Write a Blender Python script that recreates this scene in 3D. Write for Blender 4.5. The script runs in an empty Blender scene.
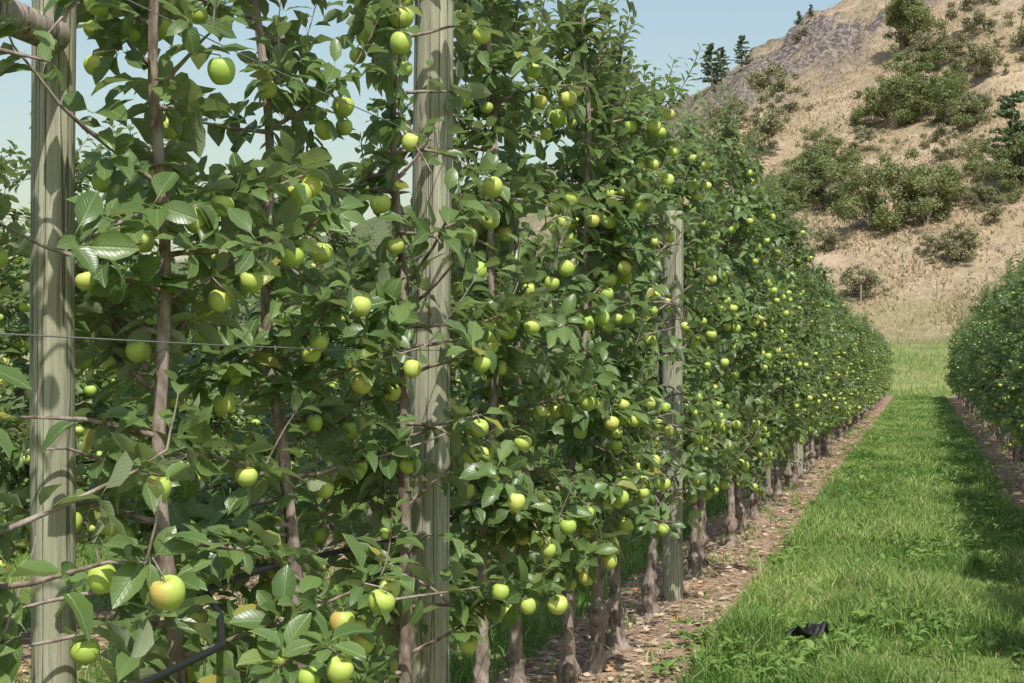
import bpy, math, numpy as np, time
T0=time.time()
sc=bpy.context.scene
PSI=math.radians(16.32)
ROWS=[-7.58,-4.58,-1.58,1.42,4.42]
XR=-1.58

# ------------------------------------------------------------ helpers
def hsh(ix,iy,s):
    v=np.sin(ix*127.1+iy*311.7+s*74.7)*43758.5453
    return v-np.floor(v)
def vn(x,y,s=0):
    x=np.asarray(x,float);y=np.asarray(y,float)
    ix=np.floor(x);iy=np.floor(y);fx=x-ix;fy=y-iy
    fx=fx*fx*(3-2*fx);fy=fy*fy*(3-2*fy)
    a=hsh(ix,iy,s);b=hsh(ix+1,iy,s);c=hsh(ix,iy+1,s);d=hsh(ix+1,iy+1,s)
    return (a*(1-fx)+b*fx)*(1-fy)+(c*(1-fx)+d*fx)*fy
def fbm(x,y,s=0,o=4):
    r=0;a=.5
    for i in range(o):
        r=r+a*vn(np.asarray(x)*2**i,np.asarray(y)*2**i,s+i*7);a*=.5
    return r
def sstep(a,b,x):
    t=np.clip((x-a)/(b-a),0,1);return t*t*(3-2*t)
def rockmask(x,y):
    m=np.exp(-(((x+24)/20)**2+((y-215)/38)**2))
    m=np.maximum(m,.75*np.exp(-(((x-8)/30)**2+((y-205)/16)**2)))
    n=fbm(x/9,y/6,31,4)
    return np.clip(sstep(.38,.62,n+.45*m-.2)*sstep(.1,.5,m),0,1)
def terrain(x,y):
    x=np.asarray(x,float);y=np.asarray(y,float)
    crest=72+.6*(x+17)
    crest=np.where(crest>110,110+.2*(crest-110),crest)
    crest=np.minimum(crest,135)
    crest=np.maximum(crest,14+14*fbm(x/120,x*0,5,3))
    t=(y-92)/188
    g=np.where(t<1,np.clip(t,0,1),1+.12*(t-1))
    g=np.minimum(g,1.6)
    z=sstep(64,92,y)*2.6+(crest-2.6)*g
    amp=sstep(0,.35,t)
    z=z+amp*(9*(fbm(x/38,y/50,3,4)-.48)+4*(1-2*np.abs(fbm(x/14,y/30,9,3)-.45))-3.2)
    rm=rockmask(x,y)*amp
    z=z+rm*(4.*(np.abs(fbm(x/5,y/3.2,17,4)-.47)*3)+.8*vn(x/1.6,y/1.2,4))
    orch=sstep(64,70,y)+sstep(-5,-12,y)+sstep(8,14,x)+sstep(-12,-18,x)
    z=z+.25*(fbm(x/6,y/6,2,3)-.45)*np.clip(orch,0,1)
    for r in ROWS:
        z=z+.05*np.exp(-((x-r)/.35)**2)*(1-np.clip(orch,0,1))
    return z

class MB:
    def __init__(s): s.V=[];s.n=0;s.T=[];s.Q=[];s.tm=[];s.qm=[];s.uv=[];s.rnd=[];s.bl=[]
    def add(s,v,tris=None,quads=None,mat=0,uv=None,rnd=0.,bl=0.):
        v=np.asarray(v,float).reshape(-1,3);n=len(v)
        s.V.append(v)
        s.uv.append(np.zeros((n,2)) if uv is None else np.asarray(uv,float).reshape(-1,2))
        s.rnd.append(np.broadcast_to(np.asarray(rnd,float),(n,)).copy())
        s.bl.append(np.broadcast_to(np.asarray(bl,float),(n,)).copy())
        if tris is not None and len(tris):
            t=np.asarray(tris,int).reshape(-1,3)+s.n;s.T.append(t);s.tm.append(np.full(len(t),mat))
        if quads is not None and len(quads):
            q=np.asarray(quads,int).reshape(-1,4)+s.n;s.Q.append(q);s.qm.append(np.full(len(q),mat))
        s.n+=n
    def build(s,name,mats,smooth=True):
        V=np.concatenate(s.V).astype(np.float32);uv=np.concatenate(s.uv);rnd=np.concatenate(s.rnd);bl=np.concatenate(s.bl)
        T=np.concatenate(s.T) if s.T else np.zeros((0,3),int)
        Q=np.concatenate(s.Q) if s.Q else np.zeros((0,4),int)
        mi=np.concatenate((s.tm if s.tm else [])+(s.qm if s.qm else []))
        loops=np.concatenate([T.ravel(),Q.ravel()]).astype(np.int32)
        st=np.concatenate([np.arange(len(T))*3,len(T)*3+np.arange(len(Q))*4]).astype(np.int32)
        m=bpy.data.meshes.new(name)
        m.vertices.add(len(V));m.vertices.foreach_set("co",V.ravel())
        m.loops.add(len(loops));m.loops.foreach_set("vertex_index",loops)
        m.polygons.add(len(st));m.polygons.foreach_set("loop_start",st)
        m.update(calc_edges=True)
        m.polygons.foreach_set("material_index",mi.astype(np.int32))
        m.polygons.foreach_set("use_smooth",np.full(len(st),smooth))
        ul=m.uv_layers.new(name="UVMap");ul.data.foreach_set("uv",uv[loops].astype(np.float32).ravel())
        a=m.attributes.new("rnd","FLOAT","POINT");a.data.foreach_set("value",rnd.astype(np.float32))
        b=m.attributes.new("blush","FLOAT","POINT");b.data.foreach_set("value",bl.astype(np.float32))
        for k in mats:m.materials.append(k)
        m.update()
        return m
def obj(name,mesh,loc=(0,0,0),rot=(0,0,0),scale=(1,1,1),parent=None):
    o=bpy.data.objects.new(name,mesh);sc.collection.objects.link(o)
    o.location=loc;o.rotation_euler=rot;o.scale=scale
    if parent:o.parent=parent
    return o
def norm(a):return a/np.maximum(np.linalg.norm(a,axis=-1,keepdims=True),1e-9)

def tube(mb,pts,rad,seg=6,mat=0,rough=0.,rng=None,rnd=0.,cap=False):
    pts=np.asarray(pts,float);n=len(pts);rad=np.broadcast_to(np.asarray(rad,float),(n,))
    tan=norm(np.gradient(pts,axis=0))
    ref=np.array([1,0,0.]) if abs(tan[0][0])<.8 else np.array([0,1,0.])
    s1=norm(np.cross(tan,ref));s2=np.cross(tan,s1)
    th=np.arange(seg)/seg*2*np.pi
    R=rad[:,None]*np.ones((n,seg))
    if rough and rng is not None:R=R*(1+rough*(rng.random((n,seg))-.5)*2)
    v=pts[:,None,:]+R[...,None]*(np.cos(th)[None,:,None]*s1[:,None,:]+np.sin(th)[None,:,None]*s2[:,None,:])
    i=np.arange(n-1)[:,None];j=np.arange(seg)[None,:];j2=(j+1)%seg
    q=np.stack([i*seg+j,i*seg+j2,(i+1)*seg+j2,(i+1)*seg+j],-1).reshape(-1,4)
    L=np.concatenate([[0],np.cumsum(np.linalg.norm(np.diff(pts,axis=0),axis=1))])
    uv=np.stack([np.broadcast_to(th/(2*np.pi),(n,seg)),np.broadcast_to(L[:,None],(n,seg))],-1)
    mb.add(v.reshape(-1,3),None,q,mat,uv.reshape(-1,2),rnd)
    if cap:
        for e,sg in((0,-1),(n-1,1)):
            rim=v[e];c=pts[e]+tan[e]*sg*.002
            vv=np.concatenate([rim,[c]])
            tr=[[a,(a+1)%seg,seg] if sg>0 else [(a+1)%seg,a,seg] for a in range(seg)]
            mb.add(vv,tr,None,mat,None,rnd)

# ------------------------------------------------------------ materials
def newmat(name):
    m=bpy.data.materials.new(name);m.use_nodes=True
    nt=m.node_tree;nt.nodes.clear()
    out=nt.nodes.new('ShaderNodeOutputMaterial')
    return m,nt,out
class N:
    def __init__(s,nt):s.nt=nt
    def n(s,t,**k):
        x=s.nt.nodes.new(t)
        for a,b in k.items():setattr(x,a,b)
        return x
    def l(s,a,b):s.nt.links.new(a,b)
    def val(s,sock,v):
        if isinstance(v,bpy.types.NodeSocket):s.l(v,sock)
        else:sock.default_value=v
    def math(s,op,a,b=0.,c=None,clamp=False):
        x=s.n('ShaderNodeMath',operation=op);x.use_clamp=clamp
        s.val(x.inputs[0],a);s.val(x.inputs[1],b)
        if c is not None:s.val(x.inputs[2],c)
        return x.outputs[0]
    def mix(s,f,a,b):
        x=s.n('ShaderNodeMix',data_type='RGBA')
        s.val(x.inputs[0],f)
        for i,v in((6,a),(7,b)):
            if isinstance(v,tuple):x.inputs[i].default_value=(*v,1)
            else:s.l(v,x.inputs[i])
        return x.outputs[2]
    def noise(s,scale,detail=4,vec=None,rough=.55):
        x=s.n('ShaderNodeTexNoise');x.inputs['Scale'].default_value=scale;x.inputs['Detail'].default_value=detail
        x.inputs['Roughness'].default_value=rough
        if vec is not None:s.l(vec,x.inputs['Vector'])
        return x.outputs['Fac']
    def ramp(s,f,a,b):
        x=s.n('ShaderNodeMapRange');x.interpolation_type='SMOOTHSTEP'
        s.l(f,x.inputs[0]);x.inputs[1].default_value=a;x.inputs[2].default_value=b
        return x.outputs[0]
    def bsdf(s,col,rough=.6,spec=.5,bump=None,bd=.01,bs=.5):
        p=s.n('ShaderNodeBsdfPrincipled')
        if isinstance(col,tuple):p.inputs['Base Color'].default_value=(*col,1)
        else:s.l(col,p.inputs['Base Color'])
        s.val(p.inputs['Roughness'],rough);p.inputs['Specular IOR Level'].default_value=spec
        if bump is not None:
            b=s.n('ShaderNodeBump');b.inputs['Strength'].default_value=bs;b.inputs['Distance'].default_value=bd
            s.l(bump,b.inputs['Height']);s.l(b.outputs[0],p.inputs['Normal'])
        return p
    def attr(s,name):
        return s.n('ShaderNodeAttribute',attribute_name=name).outputs['Fac']

def leaf_material(name,dark,light,under,tint,gloss=.4,transl=.28,veins=True):
    m,nt,out=newmat(name);g=N(nt)
    r=g.attr('rnd');oi=g.n('ShaderNodeObjectInfo').outputs['Random']
    c=g.mix(r,dark,light)
    c=g.mix(g.math('MULTIPLY',oi,.35),c,tint)
    bump=None
    if veins:
        yel=g.ramp(r,.975,.99);c=g.mix(yel,c,(.32,.30,.06))
        uv=g.n('ShaderNodeUVMap').outputs[0];sp=g.n('ShaderNodeSeparateXYZ');g.l(uv,sp.inputs[0])
        u=g.math('ABSOLUTE',g.math('SUBTRACT',sp.outputs[0],.5))
        mid=g.math('SUBTRACT',1,g.ramp(u,.015,.06))
        w=g.math('SINE',g.math('MULTIPLY',g.math('SUBTRACT',sp.outputs[1],g.math('MULTIPLY',u,.7)),52))
        w=g.ramp(w,.55,1.)
        c=g.mix(g.math('MULTIPLY',mid,.5),c,(.24,.31,.12))
        c=g.mix(g.math('MULTIPLY',w,.2),c,(.18,.26,.08))
        bump=g.math('SUBTRACT',g.math('MULTIPLY',w,-.5),mid)
    geo=g.n('ShaderNodeNewGeometry')
    c=g.mix(geo.outputs['Backfacing'],c,under)
    rg=g.math('ADD',gloss,g.math('MULTIPLY',geo.outputs['Backfacing'],.3))
    p=g.bsdf(c,rg,.5,bump,.0015,.6)
    tr=g.n('ShaderNodeBsdfTranslucent')
    tc=g.mix(.6,c,(.28,.39,.06));g.l(tc,tr.inputs[0])
    mx=g.n('ShaderNodeMixShader');mx.inputs[0].default_value=transl
    g.l(p.outputs[0],mx.inputs[1]);g.l(tr.outputs[0],mx.inputs[2]);g.l(mx.outputs[0],out.inputs[0])
    return m
M_leaf=leaf_material('apple_leaf',(.068,.122,.032),(.17,.25,.07),(.28,.335,.19),(.11,.185,.062),.33,.31)
M_bush=leaf_material('hill_foliage',(.13,.165,.06),(.25,.27,.11),(.20,.225,.09),(.24,.235,.12),.7,.25,False)
M_olive=leaf_material('olive_scrub',(.20,.185,.10),(.33,.30,.18),(.27,.25,.14),(.29,.26,.15),.8,.15,False)
M_pine=leaf_material('pine_needles',(.07,.115,.05),(.15,.19,.08),(.10,.13,.06),(.11,.14,.06),.6,.15,False)

m,nt,out=newmat('apple_bark');g=N(nt)
tc=g.n('ShaderNodeTexCoord').outputs['Object']
mp=g.n('ShaderNodeMapping');mp.inputs['Scale'].default_value=(1,1,.35);g.l(tc,mp.inputs[0])
n1=g.noise(45,5,mp.outputs[0]);n2=g.noise(9,3,tc)
c=g.mix(g.ramp(n1,.35,.68),(.12,.085,.065),(.33,.26,.21))
c=g.mix(g.math('MULTIPLY',g.ramp(n2,.45,.65),.5),c,(.40,.35,.30))
p=g.bsdf(c,.8,.3,n1,.008,1.);g.l(p.outputs[0],out.inputs[0]);M_bark=m

m,nt,out=newmat('apple_skin');g=N(nt)
tc=g.n('ShaderNodeTexCoord').outputs['Object']
r=g.attr('rnd');bl=g.attr('blush')
c=g.mix(r,(.36,.49,.09),(.56,.60,.15))
c=g.mix(g.math('MULTIPLY',g.ramp(g.noise(14,3,tc),.4,.7),.35),c,(.32,.46,.07))
uv=g.n('ShaderNodeUVMap').outputs[0];sp=g.n('ShaderNodeSeparateXYZ');g.l(uv,sp.inputs[0])
dim=g.math('SUBTRACT',1,g.ramp(sp.outputs[1],.02,.12));c=g.mix(g.math('MULTIPLY',dim,.7),c,(.24,.26,.08))
c=g.mix(g.math('MULTIPLY',bl,g.ramp(g.noise(30,4,tc),.2,.7)),c,(.62,.22,.12))
vo=g.n('ShaderNodeTexVoronoi');vo.inputs['Scale'].default_value=170;g.l(tc,vo.inputs['Vector'])
dots=g.math('SUBTRACT',1,g.ramp(vo.outputs['Distance'],.1,.2));c=g.mix(g.math('MULTIPLY',dots,.3),c,(.62,.62,.36))
p=g.bsdf(c,.45,.4)
g.l(p.outputs[0],out.inputs[0]);M_apple=m

def wood(name,a,b,green):
    m,nt,out=newmat(name);g=N(nt)
    tc=g.n('ShaderNodeTexCoord').outputs['Object']
    mp=g.n('ShaderNodeMapping');mp.inputs['Scale'].default_value=(1,1,.035);g.l(tc,mp.inputs[0])
    n1=g.noise(60,6,mp.outputs[0],.65);mp2=g.n('ShaderNodeMapping');mp2.inputs['Scale'].default_value=(1,1,.02);g.l(tc,mp2.inputs[0])
    n2=g.noise(28,3,mp2.outputs[0]);n3=g.noise(3,4,tc);n4=g.noise(110,4,mp.outputs[0],.7)
    c=g.mix(g.ramp(n1,.3,.7),a,b)
    c=g.mix(g.math('MULTIPLY',g.ramp(n3,.4,.65),.6),c,green)
    c=g.mix(g.math('MULTIPLY',g.ramp(n4,.5,.62),.4),c,(.15,.135,.11))
    crack=g.math('SUBTRACT',1,g.ramp(g.math('ABSOLUTE',g.math('SUBTRACT',n2,.5)),.004,.02))
    c=g.mix(g.math('MULTIPLY',crack,.7),c,(.08,.065,.045))
    vo=g.n('ShaderNodeTexVoronoi');vo.inputs['Scale'].default_value=3.2;mp3=g.n('ShaderNodeMapping');mp3.inputs['Scale'].default_value=(1.5,1.5,.9)
    g.l(tc,mp3.inputs[0]);g.l(mp3.outputs[0],vo.inputs['Vector'])
    knot=g.math('SUBTRACT',1,g.ramp(vo.outputs['Distance'],.04,.09));c=g.mix(g.math('MULTIPLY',knot,.7),c,(.14,.10,.07))
    h=g.math('SUBTRACT',g.math('SUBTRACT',n1,g.math('MULTIPLY',n4,.6)),g.math('MULTIPLY',crack,1.2))
    p=g.bsdf(c,.85,.2,h,.004,.9);g.l(p.outputs[0],out.inputs[0]);return m
M_post=wood('weathered_post',(.26,.25,.18),(.46,.45,.33),(.30,.31,.20))
M_pole=wood('weathered_pole',(.24,.20,.16),(.44,.38,.32),(.32,.29,.25))
m,nt,out=newmat('wire_steel');g=N(nt);p=g.bsdf((.45,.45,.45),.4,.5);p.inputs['Metallic'].default_value=.8;g.l(p.outputs[0],out.inputs[0]);M_wire=m
m,nt,out=newmat('black_plastic');g=N(nt);p=g.bsdf((.018,.018,.02),.5,.4);g.l(p.outputs[0],out.inputs[0]);M_black=m

# ground
m,nt,out=newmat('ground_mat');g=N(nt)
geo=g.n('ShaderNodeNewGeometry');pos=geo.outputs['Position'];sp=g.n('ShaderNodeSeparateXYZ');g.l(pos,sp.inputs[0])
X,Y,Z=sp.outputs
nA=g.noise(1.2,5,pos);nB=g.noise(18,5,pos);nC=g.noise(.12,5,pos);nD=g.noise(90,3,pos);nE=g.noise(.6,6,pos,.7)
gc=g.mix(g.ramp(nB,.3,.7),(.08,.12,.03),(.17,.22,.06));gc=g.mix(g.ramp(nA,.5,.75),gc,(.20,.20,.08))
soil=g.mix(g.ramp(nB,.3,.7),(.17,.105,.07),(.38,.27,.19));soil=g.mix(g.ramp(nD,.5,.7),soil,(.47,.37,.26))
soil=g.mix(g.math('MULTIPLY',g.ramp(nA,.45,.65),.5),soil,(.20,.13,.09))
pp=g.math('SUBTRACT',g.math('MODULO',g.math('ADD',X,1.58+1.5+30),3.),1.5)
d=g.math('ADD',g.math('ABSOLUTE',pp),g.math('MULTIPLY',g.math('SUBTRACT',nA,.5),.25))
strip=g.math('SUBTRACT',1,g.ramp(d,.38,.5))
inx=g.math('MULTIPLY',g.math('LESS_THAN',X,6.),g.math('GREATER_THAN',X,-9.5))
iny=g.math('MULTIPLY',g.math('LESS_THAN',Y,63.5),g.math('GREATER_THAN',Y,-4.))
strip=g.math('MULTIPLY',strip,g.math('MULTIPLY',inx,iny))
near=g.mix(strip,gc,soil)
bank=g.mix(g.ramp(nE,.35,.65),(.14,.18,.06),(.32,.29,.13))
near=g.mix(g.ramp(g.math('ADD',Y,g.math('MULTIPLY',nA,3)),64,69),near,bank)
hill=g.mix(g.ramp(nE,.3,.7),(.36,.265,.17),(.56,.44,.30));hill=g.mix(g.math('MULTIPLY',g.ramp(nC,.42,.62),.6),hill,(.36,.285,.165))
nF=g.noise(2.6,5,pos,.7);hill=g.mix(g.math('MULTIPLY',g.ramp(nF,.55,.68),.5),hill,(.23,.195,.12))
rock=g.mix(g.ramp(g.noise(1.5,6,pos,.7),.42,.62),(.12,.10,.095),(.36,.30,.265))
hill=g.mix(g.attr('rnd'),hill,rock)
far_=g.ramp(g.math('ADD',g.math('MULTIPLY',X,-1.),g.math('MULTIPLY',nC,40)),35,75)
hill=g.mix(far_,hill,g.mix(nE,(.08,.11,.05),(.21,.22,.12)))
hm=g.ramp(g.math('ADD',Y,g.math('MULTIPLY',nE,10)),94,100)
c=g.mix(hm,near,hill)
bh=g.math('ADD',nB,g.math('MULTIPLY',nD,.5))
p=g.bsdf(c,.95,.1,bh,.02,.6)
b2=g.n('ShaderNodeBump');b2.inputs['Distance'].default_value=1.2;b2.inputs['Strength'].default_value=.8
g.l(g.math('MULTIPLY',g.math('ADD',nE,g.math('MULTIPLY',nF,.4)),hm),b2.inputs['Height'])
bn=[n for n in nt.nodes if n.type=='BUMP' and n!=b2][0];g.l(b2.outputs[0],bn.inputs['Normal'])
g.l(p.outputs[0],out.inputs[0]);M_ground=m

def blade_mat(name,a,b,dry):
    m,nt,out=newmat(name);g=N(nt)
    r=g.attr('rnd')
    c=g.mix(r,a,b);c=g.mix(g.attr('blush'),c,dry)
    p=g.bsdf(c,.5,.35);tr=g.n('ShaderNodeBsdfTranslucent');g.l(c,tr.inputs[0])
    mx=g.n('ShaderNodeMixShader');mx.inputs[0].default_value=.35
    g.l(p.outputs[0],mx.inputs[1]);g.l(tr.outputs[0],mx.inputs[2]);g.l(mx.outputs[0],out.inputs[0]);return m
M_grass=blade_mat('grass_blades',(.12,.225,.045),(.33,.46,.12),(.50,.47,.25))
M_dry=blade_mat('dry_grass',(.40,.31,.19),(.58,.47,.31),(.19,.19,.10))
m,nt,out=newmat('litter');g=N(nt);r=g.attr('rnd');c=g.mix(g.ramp(r,0,.5),(.19,.115,.075),(.50,.40,.28));c=g.mix(g.ramp(r,.8,.9),c,(.46,.19,.07))
p=g.bsdf(c,.8,.2);g.l(p.outputs[0],out.inputs[0]);M_litter=m

# ------------------------------------------------------------ ground sheet
def axis(lo,hi,step,far_lo,far_hi):
    c=list(np.arange(lo,hi+1e-6,step));s=step;a=lo;L=[]
    while a>far_lo:s*=1.35;a-=s;L.append(a)
    s=step;a=hi;R=[]
    while a<far_hi:s*=1.35;a+=s;R.append(a)
    return np.array(L[::-1]+c+R)
gx=np.unique(np.concatenate([axis(-130,70,1.,-3000,3000),np.arange(-9,6,.25)]))
gy=axis(-20,300,1.,-2000,4000)
GX,GY=np.meshgrid(gx,gy);GZ=terrain(GX,GY)
mb=MB();nx=len(gx);ny=len(gy)
i=np.arange(ny-1)[:,None];j=np.arange(nx-1)[None,:]
q=np.stack([i*nx+j,i*nx+j+1,(i+1)*nx+j+1,(i+1)*nx+j],-1).reshape(-1,4)
mb.add(np.stack([GX,GY,GZ],-1).reshape(-1,3),None,q,0,None,(rockmask(GX,GY)*sstep(120,170,GY)).ravel())
obj('ground_terrain',mb.build('ground_terrain',[M_ground]))

# ------------------------------------------------------------ leaves
TT=np.array([-.28,0,0,0,.25,.25,.25,.55,.55,.55,.82,.82,.82,1.])
SS=np.array([0,-.05,0,.05,-.82,0,.82,-1,0,1,-.66,0,.66,0.])
LT=np.array([[0,2,1],[0,3,2],[10,11,13],[11,12,13]])
LQ=[]
for a in(1,4,7):
    LQ+= [[a,a+1,a+4,a+3],[a+1,a+2,a+5,a+4]]
LQ=np.array(LQ)
def add_leaves(mb,O,D,Nn,L,W,rng,mat=0,rnd=None):
    n=len(O);D=norm(D);S=norm(np.cross(Nn,D));Nn=np.cross(D,S)
    bend=rng.uniform(.05,.55,n);fold=rng.uniform(.15,.75,n);wav=rng.uniform(-.35,.35,(n,14))*(np.abs(SS)>.3)
    P=O+D*(L*.28)[:,None]
    t=TT[None,:]
    up=fold[:,None]*np.abs(SS)[None,:]*W[:,None]-bend[:,None]*L[:,None]*np.clip(t,0,1)**2+wav*W[:,None]*.6
    v=P[:,None,:]+D[:,None,:]*(t*L[:,None])[...,None]+S[:,None,:]*(SS[None,:]*W[:,None])[...,None]+Nn[:,None,:]*up[...,None]
    off=np.arange(n)[:,None,None]*14
    T=(LT[:,::-1][None]+off).reshape(-1,3);Q=(LQ[:,::-1][None]+off).reshape(-1,4)
    a,b,c=v[0][Q[0][0]],v[0][Q[0][1]],v[0][Q[0][2]]
    if np.dot(np.cross(b-a,c-a),Nn[0])<0:
        T=T[:,::-1];Q=Q[:,::-1]
    uv=np.broadcast_to(np.stack([SS*.5+.5,TT],-1)[None],(n,14,2)).reshape(-1,2)
    r=rng.random(n) if rnd is None else rnd
    mb.add(v.reshape(-1,3),T,Q,mat,uv,np.repeat(r,14))

NS,NR=18,13
ph=np.linspace(.03,np.pi-.03,NR);th=np.arange(NS)/NS*2*np.pi
PH,TH=np.meshgrid(ph,th,indexing='ij')
az_=np.cos(PH)*.95-.30*np.exp(-(PH/.33)**2)+.16*np.exp(-((np.pi-PH)/.28)**2)
ar_=np.sin(PH)**.88*(1+.09*np.cos(PH))*(1+.035*np.cos(5*TH)*np.clip(-np.cos(PH),0,1))
APV=np.stack([ar_*np.cos(TH),ar_*np.sin(TH),az_],-1).reshape(-1,3)
i=np.arange(NR-1)[:,None];j=np.arange(NS)[None,:];j2=(j+1)%NS
APQ=np.stack([i*NS+j,(i+1)*NS+j,(i+1)*NS+j2,i*NS+j2],-1).reshape(-1,4)
APUV=np.stack([TH/(2*np.pi),PH/np.pi],-1).reshape(-1,2)
a,b,c_=APV[APQ[100][0]],APV[APQ[100][1]],APV[APQ[100][2]]
if np.dot(np.cross(b-a,c_-a),a)<0:APQ=APQ[:,::-1]

def make_tree(name,seed,H,lean=(0,0),dens=1.,nap=40,avoid=None,zlow=.55,topfac=1.,wide=1.,whips=None,clear=None,cprob=.85,rs=1.):
    rng=np.random.default_rng(seed);mb=MB()
    lean=np.array([lean[0],lean[1]])
    w=rng.uniform(0,6,4)
    def tp(z):
        z=np.asarray(z,float)
        x=lean[0]*z+.022*np.sin(z*2.3+w[0])+.010*np.sin(z*6+w[1])
        y=lean[1]*z+.022*np.sin(z*2.1+w[2])+.010*np.sin(z*7+w[3])
        return np.stack([x-.02*np.sin(w[0]),y-.02*np.sin(w[2]),z],-1)
    def cleared(P,prob):
        """pruned-away gap on the alley side of a post"""
        k=np.zeros(len(P),bool)
        if clear:
            for cx,cy,ux,uy,hw,zt in clear:
                dx=P[:,0]-cx;dy=P[:,1]-cy
                al=dx*ux+dy*uy;pe=np.abs(-dx*uy+dy*ux)
                k|=(al>0)&(pe<hw)&(P[:,2]<zt)
            k&=rng.random(len(P))<prob
        return k
    zz=np.concatenate([np.linspace(-.08,.6,24),np.linspace(.66,H-.3,30)])
    gz=rng.uniform(.12,.28)
    zc=np.clip(zz,0,9)
    rad=.008+.011*(1-zz/H)+.022*np.exp(-zc/.5)+.022*np.exp(-((zz-gz)/.045)**2)+.020*np.exp(-(zc/.06)**2)+.012*np.exp(-((zz-gz-.14)/.03)**2)*rng.random()
    px=tp(zz);kn=np.exp(-zc/.35)[:,None]
    px[:,:2]+=kn*rng.normal(0,.006,(len(zz),2))
    R0=rng.uniform(.10,.2)
    tube(mb,px,rad*(1+.5*kn[:,0]*rng.normal(0,.12,len(zz))),12,0,R0,rng)
    SP=[];SA=[]
    zs=np.arange(zlow,H-.25,.062/dens)
    O=[];D=[];NN=[];LL=[]
    def shoot(p0,d0,ln,curve):
        n=7;pts=[p0];d=d0/np.linalg.norm(d0)
        for k in range(n-1):
            d=d+curve+rng.normal(0,.07,3);d=d/np.linalg.norm(d);pts.append(pts[-1]+d*ln/(n-1))
        return np.array(pts)
    def leafshoot(pts,step=.022):
        ln=np.linalg.norm(pts[-1]-pts[0]);k=max(4,int(ln/step))
        ts=np.linspace(.08,1,k)*(len(pts)-1);ang=rng.uniform(0,6)
        for a,t in enumerate(ts):
            b=int(min(t,len(pts)-2));p=pts[b]+(pts[b+1]-pts[b])*(t-b)
            dd=pts[b+1]-pts[b];dd/=np.linalg.norm(dd)
            r1=np.cross(dd,[.3,.2,.9]);r1/=np.linalg.norm(r1)+1e-6;r2=np.cross(dd,r1)
            ang+=2.4+rng.normal(0,.3);pr=r1*math.cos(ang)+r2*math.sin(ang)
            e=rng.uniform(.5,1.)
            O.append(p);D.append(pr*math.cos(e)*1.1+dd*math.sin(e)+np.array([0,0,-.1]));NN.append(dd-pr*.4+np.array([0,0,.4]))
            LL.append(rng.uniform(.055,.09)*(1-.35*t/(len(pts)-1)))
    for z in zs:
        z=z+rng.uniform(-.03,.03)
        az=rng.uniform(0,2*np.pi)
        if avoid is not None:
            for _ in range(2):
                da=abs((az-avoid+np.pi)%(2*np.pi)-np.pi)
                if da<.5 and rng.random()<.7:az=rng.uniform(0,2*np.pi)
        f=(z-zlow)/(H-zlow)
        ln=rng.uniform(.26,.56)*(1-.45*topfac*max(0,f-.35)/.65)*wide
        dv=np.array([math.cos(az)*.86,math.sin(az)*1.1,0])
        ln*=np.linalg.norm(dv);el=rng.uniform(-.05,.65)
        d0=np.array([math.cos(az)*math.cos(el),math.sin(az)*math.cos(el),math.sin(el)])
        if rng.random()<.15:cv=np.array([0,0,-.22])
        else:cv=np.array([0,0,rng.uniform(-.12,.08)])
        pts=shoot(tp(z),d0,ln,cv)
        tube(mb,pts,np.linspace(.0075,.0025,7),5,0)
        ns=max(2,int(ln/.055))
        for t in np.linspace(.15,1,ns)*6:
            t=min(max(t+rng.normal(0,.15),0),5.999);b=int(t);p=pts[b]+(pts[b+1]-pts[b])*(t-b)
            sd=rng.normal(0,1,3);sd[2]=abs(sd[2])*.6;sd/=np.linalg.norm(sd)
            q_=p+sd*rng.uniform(.01,.05)
            out_=np.array([q_[0]-tp(z)[0],q_[1]-tp(z)[1],0]);out_/=np.linalg.norm(out_)+1e-6
            ax=out_*.55+np.array([0,0,.75])+rng.normal(0,.35,3);ax/=np.linalg.norm(ax)
            SP.append(q_);SA.append(out_)
            r1=np.cross(ax,rng.normal(0,1,3));r1/=np.linalg.norm(r1);r2=np.cross(ax,r1)
            k=rng.integers(5,9);a0=rng.uniform(0,6)
            for a in range(k):
                an=a0+a*2*np.pi/k+rng.normal(0,.25);pr=r1*math.cos(an)+r2*math.sin(an)
                e=rng.uniform(-.1,.85)
                O.append(q_+rng.normal(0,.006,3));D.append(pr*math.cos(e)+ax*math.sin(e)+np.array([0,0,-.22]))
                NN.append(ax*math.cos(e)-pr*math.sin(e)+np.array([0,0,.35])+rng.normal(0,.28,3));LL.append(rng.uniform(.05,.095))
        if rng.random()<.32:
            ps=shoot(pts[-1],d0*.5+np.array([0,0,rng.uniform(.2,1.2)]),rng.uniform(.12,.3),np.array([0,0,.1]))
            tube(mb,ps,np.linspace(.003,.0015,7),4,0);leafshoot(ps)
    for k in range(int(4+3*dens) if whips is None else whips):
        z=H-rng.uniform(.28,.6)
        ps=shoot(tp(z),np.array([rng.normal(0,.35),rng.normal(0,.45),1.]),rng.uniform(.2,.6),np.array([0,0,.06]))
        tube(mb,ps,np.linspace(.006,.002,7),5,0);leafshoot(ps,.018)
    ps=shoot(tp(H-.32),np.array([0,0,1.]),.35,np.zeros(3));tube(mb,ps,np.linspace(.011,.002,7),5,0);leafshoot(ps,.015)
    O=np.array(O);D=np.array(D);NN=np.array(NN);LL=np.array(LL)
    SP=np.array(SP);SA=np.array(SA)
    ctr=tp(SP[:,2]);rr=np.abs(SP[:,0]-ctr[:,0])
    wgt=(.10+rr)**1.6*(SP[:,2]<H-.45)*(SP[:,2]>zlow)*(~cleared(SP,.9))
    order=rng.choice(len(SP),min(int((wgt>0).sum()),nap*4),replace=False,p=wgt/wgt.sum())
    AC=[];AR=[];AS=[]
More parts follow.
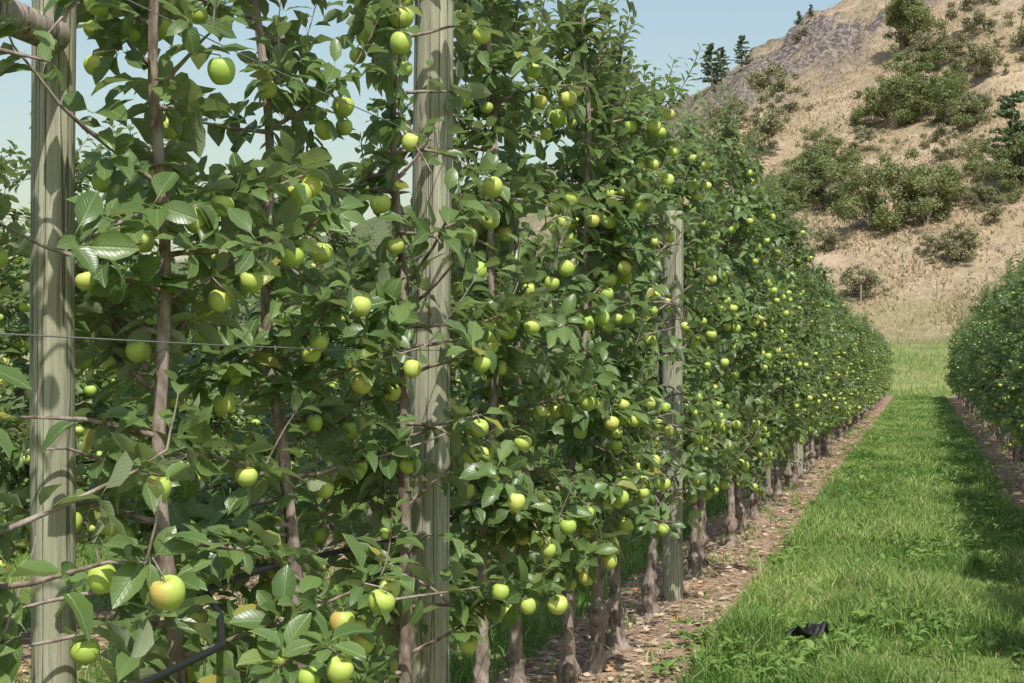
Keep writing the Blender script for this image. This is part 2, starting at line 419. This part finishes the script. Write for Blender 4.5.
    for o_ in order:
        R=rng.uniform(.025,.0345)*rs;c=SP[o_]+SA[o_]*rng.uniform(.01,.06)+np.array([0,0,-R-rng.uniform(.01,.03)])
        if any(np.linalg.norm(c-x)<(R+y)*.98 for x,y in zip(AC,AR)):continue
        if np.linalg.norm((c-tp(c[2]))[:2])<R+.02:continue
        AC.append(c);AR.append(R);AS.append(SP[o_])
        if len(AC)>=nap:break
    AC=np.array(AC);AR=np.array(AR)
    mid=O+norm(D)*(LL*.75)[:,None]
    dd=np.linalg.norm(mid[:,None,:]-AC[None],axis=2)
    keep=(dd>AR[None]*1.02).all(1)&(~cleared(mid,cprob))
    O,D,NN,LL=O[keep],D[keep],NN[keep],LL[keep]
    add_leaves(mb,O,D,NN,LL,LL*rng.uniform(.24,.33,len(LL)),rng,1)
    for c,R,s in zip(AC,AR,AS):
        tl=rng.normal(0,.22,2);Rz=rng.uniform(0,6.28)
        cr,sr=math.cos(Rz),math.sin(Rz)
        M=np.array([[cr,-sr,0],[sr,cr,0],[0,0,1]])
        Mx=np.array([[1,0,0],[0,math.cos(tl[0]),-math.sin(tl[0])],[0,math.sin(tl[0]),math.cos(tl[0])]])
        My=np.array([[math.cos(tl[1]),0,math.sin(tl[1])],[0,1,0],[-math.sin(tl[1]),0,math.cos(tl[1])]])
        A=Mx@My@M
        v=APV*np.array([1,rng.uniform(.95,1.03),rng.uniform(.92,1.14)])*R
        bd=rng.normal(0,1,3);bd[2]=abs(bd[2])*.4;bd/=np.linalg.norm(bd)
        ba=.0 if rng.random()<.7 else rng.uniform(.2,.75)
        bl=np.clip(norm(APV)@bd,0,1)**1.5*ba
        mb.add(v@A.T+c,None,APQ,2,APUV,rng.random(),bl)
        p0=c+A@np.array([0,0,R*.6]);p1=p0+A@np.array([0,0,R*.5])
        tube(mb,[p0,(p0+p1)/2+rng.normal(0,.002,3),p1,s],[.0016,.0014,.0016,.002],4,0)
    return mb.build(name,[M_bark,M_leaf,M_apple])

def gap(px,py,ty,hw,zt,d=None):
    u=np.array([-px,-py]) if d is None else np.array(d);u=u/np.linalg.norm(u)
    return (px-XR,py-ty,u[0],u[1],hw,zt)
P1=(-1.85,2.71);P2=(-1.60,4.47);P3=(-1.56,9.05)
camaz=math.atan2(-2.76,1.58)
specials=[(1.95,dict(seed=101,H=2.9,lean=(-.02,0),dens=.8,nap=22,whips=3,topfac=1.4,rs=.86),[(P1,.085,9)]),
 (2.76,dict(seed=102,H=3.1,lean=(-.01,-.01),dens=1.05,nap=76,avoid=camaz,topfac=1.3,whips=4,rs=.92),[(P1,.085,9)]),
 (3.65,dict(seed=103,H=3.2,lean=(-.07,-.05),dens=1.12,nap=74,avoid=camaz,topfac=1.1,whips=5,rs=.95),[(P2,.07,9)]),
 (4.12,dict(seed=104,H=3.3,lean=(.0,.0),dens=1.2,nap=60,zlow=.6,topfac=1.1),[(P2,.08,9)]),
 (4.97,dict(seed=105,H=3.4,lean=(.01,.02),dens=1.25,nap=66,zlow=.72),[(P2,.07,9)]),
 (6.85,dict(seed=106,H=3.25,dens=1.2,nap=66,zlow=.62),[(P3,.085,2.7)]),
 (7.45,dict(seed=107,H=3.4,dens=1.2,nap=66,zlow=.62),[(P3,.10,2.7)]),
 (8.4,dict(seed=108,H=3.3,dens=1.2,nap=66,zlow=.62),[(P3,.10,2.7)])]
for y,k,cl in specials:
    me=make_tree('apple_tree_mesh',clear=[gap(p[0],p[1],y,hw,zt) for p,hw,zt in cl],**k)
    obj('apple_tree',me,(XR,y,float(terrain(XR,y))))
rng=np.random.default_rng(5)
variants=[make_tree('apple_tree_mesh',seed=200+i,H=3.3+.16*(i%3-1),lean=(rng.normal(0,.025),rng.normal(0,.03)),dens=1.2,nap=70,zlow=.62,whips=5+i%3) for i in range(8)]
def put_row(x,ys,hf,seed):
    r=np.random.default_rng(seed)
    last=-1
    for y in ys:
        k=r.integers(0,8)
        while k==last:k=r.integers(0,8)
        last=k
        h=hf(y)/3.3*r.uniform(.92,1.08)
        yy=y+r.normal(0,.04);xx=x+r.normal(0,.03)
        obj('apple_tree',variants[k],(xx,yy,float(terrain(xx,yy))-.01),(0,0,(0 if r.random()<.5 else math.pi)+r.normal(0,.25)),(1,1,h))
hf=lambda y:np.interp(y,[0,6,8,11,14,20,30,60],[3.3,3.2,3.25,3.35,3.15,2.9,2.6,2.35])
ysl=[5.6,6.27,9.35,10.15,10.85,11.7,12.4,13.1]+list(np.arange(13.95,61.5,.84))
put_row(XR,ysl,hf,1)
put_row(1.42,list(np.arange(3.5,60.5,.86)),lambda y:np.interp(y,[0,12,16,30,60],[2.5,2.85,2.95,2.8,2.55]),2)
bh_=lambda y:np.interp(y,[0,10,20,60],[2.7,2.8,2.8,2.4])
put_row(-4.58,list(np.arange(1.2,60,.78)),bh_,3)
put_row(-7.58,list(np.arange(5,34,.95)),bh_,4)
put_row(4.42,list(np.arange(10,50,.95)),bh_,6)

# ------------------------------------------------------------ posts, wires
def post(name,x,y,H,R,seed,lean=(0,0),zb=-.3):
    r=np.random.default_rng(seed);mb=MB();n=24;seg=28
    z=np.concatenate([np.linspace(zb,H-.012,n),[H]])
    zg=float(terrain(x,y))
    pts=np.stack([lean[0]*z+.004*np.sin(z*2+seed),lean[1]*z+.004*np.cos(z*1.7+seed),z],-1)
    rad=R*(1.04-.03*z/H+.012*np.sin(z*5+seed));rad[-1]*=.93
    tube(mb,pts,rad,seg,0,.012,r,cap=True)
    return obj(name,mb.build(name,[M_post]),(x,y,zg))
post('wooden_post',P1[0],P1[1],3.0,.047,1,(-.004,0))
post('wooden_post',P2[0],P2[1],3.12,.066,2,(.004,0))
post('wooden_post',P3[0],P3[1],2.52,.066,3)
for k,y in enumerate([18.7,28.3,38,47.5,57,61.8]):post('wooden_post',XR+.02,y,2.62,.062,10+k)
for rr_ in(-4.58,-7.58,1.42,4.42):
    for k,y in enumerate([0.8,4.6,13.5,22.5,32,41.5,51,61]):
        if rr_>0 and y<5:continue
        post('wooden_post',rr_,y,2.5,.06,30+k)
post('wooden_post',-1.73,.75,3.0,.06,77)
mb=MB();rg=np.random.default_rng(3)
tube(mb,np.linspace([-1.70,.80,2.31],[-1.82,2.655,2.31],20),.037,22,0,.03,rg,cap=True)
obj('brace_pole',mb.build('brace_pole',[M_pole]))
mb=MB()
for rx in ROWS[1:4]:
    for z in(.62,1.64,2.32):
        y0=.8 if rx<0 else 6
        ys=np.linspace(y0,61.5,90);xs=rx+.06+0*ys
        tube(mb,np.stack([xs,ys,z+.012*np.sin(ys*1.3)],-1),.0016,4)
obj('trellis_wire',mb.build('trellis_wire',[M_wire]))
mb=MB()
for rx in ROWS[1:4]:
    y0=.8 if rx<0 else 6
    ys=np.linspace(y0,61.5,240);off=.20-.31*sstep(2.6,3.1,ys)
    tube(mb,np.stack([rx+off+.01*np.sin(ys*3),ys,1.02+.02*np.sin(ys*2.4)],-1),.008,7)
obj('irrigation_hose',mb.build('irrigation_hose',[M_black]))
mb=MB();r=np.random.default_rng(8)
nu,nv=16,7
U,Vv=np.meshgrid(np.linspace(0,1,nu),np.linspace(-1,1,nv),indexing='ij')
v=np.stack([.24*(U-.5)+.02*Vv,.045*Vv*(1.1-abs(U-.5))+.04*np.sin(U*5),.05+.03*np.sin(U*9+Vv*2)+.03*r.random((nu,nv))+.05*U],-1)
i=np.arange(nu-1)[:,None];j=np.arange(nv-1)[None,:]
mb.add(v.reshape(-1,3),None,np.stack([i*nv+j,i*nv+j+1,(i+1)*nv+j+1,(i+1)*nv+j],-1).reshape(-1,4))
obj('plastic_scrap',mb.build('plastic_scrap',[M_black],False),(-.63,7.95,float(terrain(-.63,7.95))),(0,0,.5))

# ------------------------------------------------------------ grass
def blades(mb,x,y,h,w,rng,rnd,bl,lean=.45):
    n=len(x);z=terrain(x,y)-.005
    a=rng.uniform(0,2*np.pi,n);b=rng.uniform(0,2*np.pi,n);ln=h*rng.uniform(.1,lean*2,n)
    s=np.stack([np.cos(a),np.sin(a),0*a],-1)*w[:,None];dv=np.stack([np.cos(b),np.sin(b),0*b],-1)*ln[:,None]
    B=np.stack([x,y,z],-1);up=np.array([0,0,1.])
    v0=B-s*.7;v1=B+s*.7;m_=B+dv*.3+up*(h*.55)[:,None];v2=m_+s*.8;v3=m_-s*.8;v4=B+dv+up*(h*rng.uniform(.8,1,n))[:,None]
    v=np.stack([v0,v1,v2,v3,v4],1).reshape(-1,3);o=np.arange(n)[:,None]*5
    mb.add(v,o+np.array([[3,2,4]]),o+np.array([[0,1,2,3]]),0,np.tile([[0,0],[1,0],[1,.5],[0,.5],[.5,1]],(n,1)),np.repeat(rnd,5),np.repeat(bl,5))
rg=np.random.default_rng(11);mb=MB()
def patch(x0,x1,y0,y1,dens,hmin,hmax,w,edge=True):
    n=int((x1-x0)*(y1-y0)*dens);x=rg.uniform(x0,x1,n);y=rg.uniform(y0,y1,n)
    cl=fbm(x*2.2,y*1.5,41,4);c2=fbm(x*1.1,y*.6,55,4);f=fbm(x*9,y*9,60,2)
    if edge:
        de=np.minimum(x-x0,x1-x)-.3*(cl-.2);k=de>0
        k&=(f+cl>.68)|(rg.random(n)<.42)
        x,y,cl,c2,f=x[k],y[k],cl[k],c2[k],f[k];n=len(x)
    h=(hmin+(hmax-hmin)*np.clip((cl-.25)*2,0,1)**1.5)*rg.uniform(.5,1.4,n)
    track=np.exp(-((np.abs(x-(x0+x1)/2)-.62)/.2)**2);h*=1-.35*track
    rnd=np.clip(.0+2.2*(c2-.28)+.8*(f-.4)+rg.normal(0,.2,n),0,1)
    bl=(rg.random(n)<.05+.22*sstep(.42,.62,c2))*rg.uniform(.3,1,n)
    blades(mb,x,y,h,w*rg.uniform(.6,1.7,n),rg,rnd,bl)
patch(-1.22,1.02,6,11,3400,.04,.24,.0035)
patch(-1.22,1.02,11,18,2000,.04,.22,.0045)
patch(-1.22,1.02,18,32,1000,.05,.18,.0065)
patch(-1.22,1.02,32,63,550,.05,.15,.011)
patch(-1.22,1.02,-3,6,600,.05,.13,.005)
patch(-4.3,-1.95,-1,14,800,.08,.24,.0045)
patch(-4.3,-1.85,14,62,160,.08,.2,.009)
patch(-7.3,-4.85,0,30,200,.08,.24,.008)
patch(1.75,4.1,5,62,160,.06,.18,.009)
patch(4.8,7.5,5,62,50,.1,.2,.012)
n=2600;x=rg.uniform(-1.3,1.05,n);y=6+rg.random(n)**1.5*26;k=fbm(x*1.7,y*1.1,140,3)+rg.normal(0,.05,n)>.47;x,y=x[k],y[k]
O=[];D=[];NN=[];LL=[]
for a,b in zip(x,y):
    z=float(terrain(a,b));kk=rg.integers(4,8);a0=rg.uniform(0,6);s=rg.uniform(.03,.075);hz=rg.uniform(.02,.08)
    for c in range(kk):
        an=a0+c*6.28/kk+rg.normal(0,.3);e=rg.uniform(.1,.8)
        O.append([a,b,z+hz]);D.append([math.cos(an)*math.cos(e),math.sin(an)*math.cos(e),math.sin(e)]);NN.append([-math.cos(an)*math.sin(e),-math.sin(an)*math.sin(e),math.cos(e)]);LL.append(s*rg.uniform(.8,1.2))
LL=np.array(LL);add_leaves(mb,np.array(O),np.array(D),np.array(NN),LL,LL*rg.uniform(.2,.4,len(LL)),rg,0,rg.random(len(LL))*.6)
obj('grass_alley',mb.build('grass_alley',[M_grass],False))
mb=MB()
n=55000;x=rg.uniform(-30,18,n);y=rg.uniform(63,99,n);c1=fbm(x*.3,y*.3,71,3)
blades(mb,x,y,(rg.uniform(.12,.4,n)+.5*sstep(70,78,y)*rg.random(n)*(c1>.42))*(.5+c1),rg.uniform(.008,.02,n),rg,np.clip(c1-.1+rg.normal(0,.2,n),0,1),np.clip(sstep(72,100,y+16*(c1-.5))*.8+rg.normal(0,.15,n)+.1,0,1))
obj('grass_bank',mb.build('grass_bank',[M_grass],False))
mb=MB()
for rx in(-1.58,1.42,-4.58):
    n=14000;x=rx+rg.normal(0,.26,n);y=rg.uniform(1,40,n);k=(fbm(x*6,y*2.5,90,3)>.53)|(rg.random(n)<.03);x,y=x[k],y[k];n=len(x)
    blades(mb,x,y,rg.uniform(.03,.11,n),rg.uniform(.003,.007,n),rg,rg.random(n),(rg.random(n)<.35)*.9)
obj('weeds',mb.build('weeds',[M_grass],False))
mb=MB()
for rx,yy0 in((-1.58,1.5),(1.42,8),(-4.58,2)):
    n=14000;x=rx+rg.uniform(-.45,.45,n);y=yy0+(rg.random(n)**1.6)*45
    a=rg.uniform(0,6.28,n);L=rg.uniform(.02,.09,n);W=rg.uniform(.001,.003,n)
    lf=rg.random(n)<.3;L=np.where(lf,rg.uniform(.02,.04,n),L);W=np.where(lf,L*.55,W)
    z=terrain(x,y)+.004+rg.uniform(0,.015,n)
    d=np.stack([np.cos(a),np.sin(a),rg.normal(0,.2,n)],-1);s=np.stack([-np.sin(a),np.cos(a),rg.normal(0,.3,n)],-1)
    B=np.stack([x,y,z],-1);v=np.stack([B-d*L[:,None],B-s*W[:,None]+[0,0,.004],B+d*L[:,None],B+s*W[:,None]],1)
    o=np.arange(n)[:,None]*4
    mb.add(v.reshape(-1,3),None,o+np.array([[0,1,2,3]]),0,None,np.repeat(np.where(lf,rg.uniform(.0,1,n)**1.2,rg.uniform(.1,.75,n)),4))
obj('leaf_litter',mb.build('leaf_litter',[M_litter],False))
mb=MB();n=60000
y=95+rg.random(n)**1.3*150;x=y*rg.uniform(-.2,.09,n);c1=fbm(x*.15,y*.12,77,4);k=c1+rg.normal(0,.1,n)>.42
x,y,c1=x[k],y[k],c1[k];n=len(x)
blades(mb,x,y,rg.uniform(.15,.45,n),rg.uniform(.04,.12,n),rg,rg.random(n),(rg.random(n)<.25)*rg.uniform(.3,.9,n),.8)
obj('dry_grass',mb.build('dry_grass',[M_dry],False))

# ------------------------------------------------------------ hill vegetation
def clumps(mb,cs,rs,per,size,rng,mat,flat=1.):
    for c,r in zip(cs,rs):
        k=int(per*r*r)+14
        d=norm(rng.normal(0,1,(k,3)))*(rng.random(k)**.45)[:,None]*r*rng.uniform(.7,1.25,(k,1));d[:,2]*=flat
        P=c+d;a=norm(rng.normal(0,1,(k,3))+norm(d)*.8+np.array([0,0,.5]));b=norm(np.cross(a,rng.normal(0,1,(k,3))));e=np.cross(a,b)
        s=size*rng.uniform(.5,1.3,k)[:,None]
        v=np.stack([P-b*s,P-e*s*.6,P+b*s,P+e*s*.6],1);o=np.arange(k)[:,None]*4
        cr=rng.random()*.5
        mb.add(v.reshape(-1,3),None,o+np.array([[0,1,2,3]]),mat,None,np.repeat(np.clip(cr+rng.random(k)*.5,0,.95),4))
def bush(seed,H,W,mat,per=150,n=24,lo=.15,rs_=(.08,.17)):
    r=np.random.default_rng(seed);mb=MB()
    cs=[];rs=[];asym=r.normal(0,.15*W,2);cr=r.uniform(.6,1.1,7)
    for k in range(n):
        a=r.uniform(0,6.28);q_=r.random()**.5;z=lo+(1-lo)*r.random()**.8*.92
        m_=cr[int(a/6.2832*7)%7]
        wz=W*.5*math.sin(min(1,z*1.1)*math.pi*.72+.5)*m_
        c=np.array([math.cos(a)*wz*q_+asym[0]*z,math.sin(a)*wz*q_+asym[1]*z,z*H*r.uniform(.8,1.05)*(.75+.25*m_)]);cs.append(c);rs.append(r.uniform(*rs_)*H)
        if k%3==0:tube(mb,[[0,0,-.2],[c[0]*.3,c[1]*.3,c[2]*.45],c],[.014*H,.008*H,.002*H],5,0)
    clumps(mb,cs,rs,per,.035*H**.5*1.2,r,1,.85)
    return mb.build('bush_mesh',[M_bark,mat],False)
def pine(seed,H):
    r=np.random.default_rng(seed);mb=MB()
    tube(mb,[[0,0,-.3],[.05,0,H*.5],[0,.05,H]],[.025*H,.016*H,.003*H],7,0)
    cs=[];rs=[]
    for z in np.arange(.14,.98,.045):
        for k in range(r.integers(2,6)):
            a=r.uniform(0,6.28);L=H*.29*(1-z)**.55*r.uniform(.4,1.15)+.03*H
            for t in np.linspace(.35,1,4):
                cs.append(np.array([math.cos(a)*L*t,math.sin(a)*L*t,z*H+.06*L*t+r.normal(0,.012*H)]));rs.append(.035*H*(1.4-.5*t))
            tube(mb,[[0,0,z*H],cs[-1]],[.005*H,.002*H],4,0)
    clumps(mb,cs,rs,90/(.035*H)**2*.12,.018*H,r,1,.7)
    return mb.build('pine_mesh',[M_bark,M_pine],False)
bushes=[bush(300+i,5.,4.6+i*.4,M_bush,per=620,n=33,lo=.13,rs_=(.07,.16)) for i in range(5)]
scrubs=[bush(320+i,2.5,3.6,M_olive,per=1500,n=28,lo=.05,rs_=(.08,.18)) for i in range(4)]
pines=[pine(340+i,7.) for i in range(3)]
VEG=[('p',-28.7,199.8,6.6),('p',-25.7,210.8,5.1),('p',-29.8,217.5,5.3),('b',-2.0,183.2,6.8),('b',0.0,180.5,7.2),('p',7.2,120.8,8.5),('b',7.9,121,5.),('p',-17.6,214.2,2.4),('p',-17.6,238.0,2.3),
('b',-10.2,130.5,5.0),('b',-7.7,128.2,5.9),('b',-5.6,126.5,5.4),('b',-3.7,115.8,5.9),('b',-1.8,115.0,6.5),('b',0.3,115.0,5.5),('b',1.6,119.5,4.1),('b',-16.5,131.2,5.1),('b',-13.9,128.5,4.5),('b',-10.8,115.8,2.9),('b',-14.0,118.5,4.2),('b',-3.3,154.8,5.9),('b',-0.7,154.5,6.4),('b',2.3,151.8,5.6),('b',4.4,146.8,4.5),
('b',-5.6,156.5,4.1),('b',-2.1,165,5.7),('b',1.6,166,5.),('b',6.3,118.5,4.),('b',-9.6,145,3.3),('b',-11.6,135,3.7),('b',-15.5,124,4.),('b',3.2,158,4.5),('b',-8.9,137,4.),('b',-12.2,128,4.2),('b',4.5,127,3.6),
('s',-3.5,100.5,2.6),('s',1.8,107,3.1),('s',2.6,108,2.4),('s',.5,109,1.8),('s',-6.5,112,2.2),('s',-19,184,5.),('s',-15.3,172,4.2),('s',4.9,117,2.4),('s',10.5,168,5),('s',7.4,176,5),('s',-16.3,148,4.8),('s',-21.6,165,4.5),('s',-4.2,145,3),('s',2.8,135,3.2),('s',3.3,121,3.),
('s',0,173,4.3),('s',3.6,171,4),('s',7.5,160,4),('s',6,148,3.1),('s',-12.5,115,2.4),('s',-17,125,3.4),('s',9.5,186,4),('s',5.5,165,4),('s',-1.5,160,4.2),('s',1.,158,4.)]
r=np.random.default_rng(77)
for k in range(150):
    y=105+r.random()*125;x=y*r.uniform(-.2,.1)
    if fbm(x*.06,y*.05,99,3)>.38:VEG.append(('s',x,y,r.uniform(.4,1.7)))
for t,X_,Y_,Hm in VEG:
    me,h0,nm={'p':(pines,7.,'pine_tree'),'b':(bushes,5.,'deciduous_tree'),'s':(scrubs,2.5,'scrub_bush')}[t]
    s=Hm/h0
    obj(nm,me[r.integers(0,len(me))],(X_,Y_,float(terrain(X_,Y_))-.15),(0,0,r.uniform(0,6)),(s*r.uniform(.95,1.25),s*r.uniform(.95,1.25),s))
mb=MB()
fx=np.arange(-34,26,5.);fy=99+0*fx
for a,b in zip(fx,fy):
    z=float(terrain(a,b));tube(mb,[[a,b,z-.2],[a,b,z+1.5]],.06,6)
for hz in(.5,.9,1.3):
    tube(mb,np.stack([fx,fy,terrain(fx,fy)+hz],-1),.006,4)
obj('wire_fence',mb.build('wire_fence',[M_pole]))

# ------------------------------------------------------------ light, sky, camera
S=np.array([.50,-.866]);S/=np.linalg.norm(S);EL=math.radians(56)
w=bpy.data.worlds.new("World");sc.world=w;w.use_nodes=True
nt=w.node_tree;bg=nt.nodes['Background'];sk=nt.nodes.new('ShaderNodeTexSky');sk.sky_type='NISHITA';sk.sun_disc=False
sk.sun_elevation=EL;sk.sun_rotation=math.atan2(S[0],S[1]);sk.air_density=1.8;sk.dust_density=2.2;sk.ozone_density=2.2
nt.links.new(sk.outputs[0],bg.inputs[0]);bg.inputs[1].default_value=.15
sd=bpy.data.lights.new('sun','SUN');sd.energy=5.;sd.angle=math.radians(.5);sd.color=(1,.965,.90)
so=bpy.data.objects.new('sun',sd);sc.collection.objects.link(so)
from mathutils import Vector
v=Vector((S[0]*math.cos(EL),S[1]*math.cos(EL),math.sin(EL)));so.rotation_euler=v.to_track_quat('Z','Y').to_euler();so.location=(5,-5,20)
cd=bpy.data.cameras.new('camera');cd.sensor_width=36;cd.lens=1400*36/1024;cd.clip_end=8000;cd.clip_start=.05
co=bpy.data.objects.new('camera',cd);sc.collection.objects.link(co)
co.location=(0,0,1.6);co.rotation_euler=(math.radians(90.76),0,PSI)
sc.camera=co
sc.view_settings.view_transform='Standard';sc.view_settings.look='None';sc.view_settings.exposure=0
print('done',time.time()-T0)
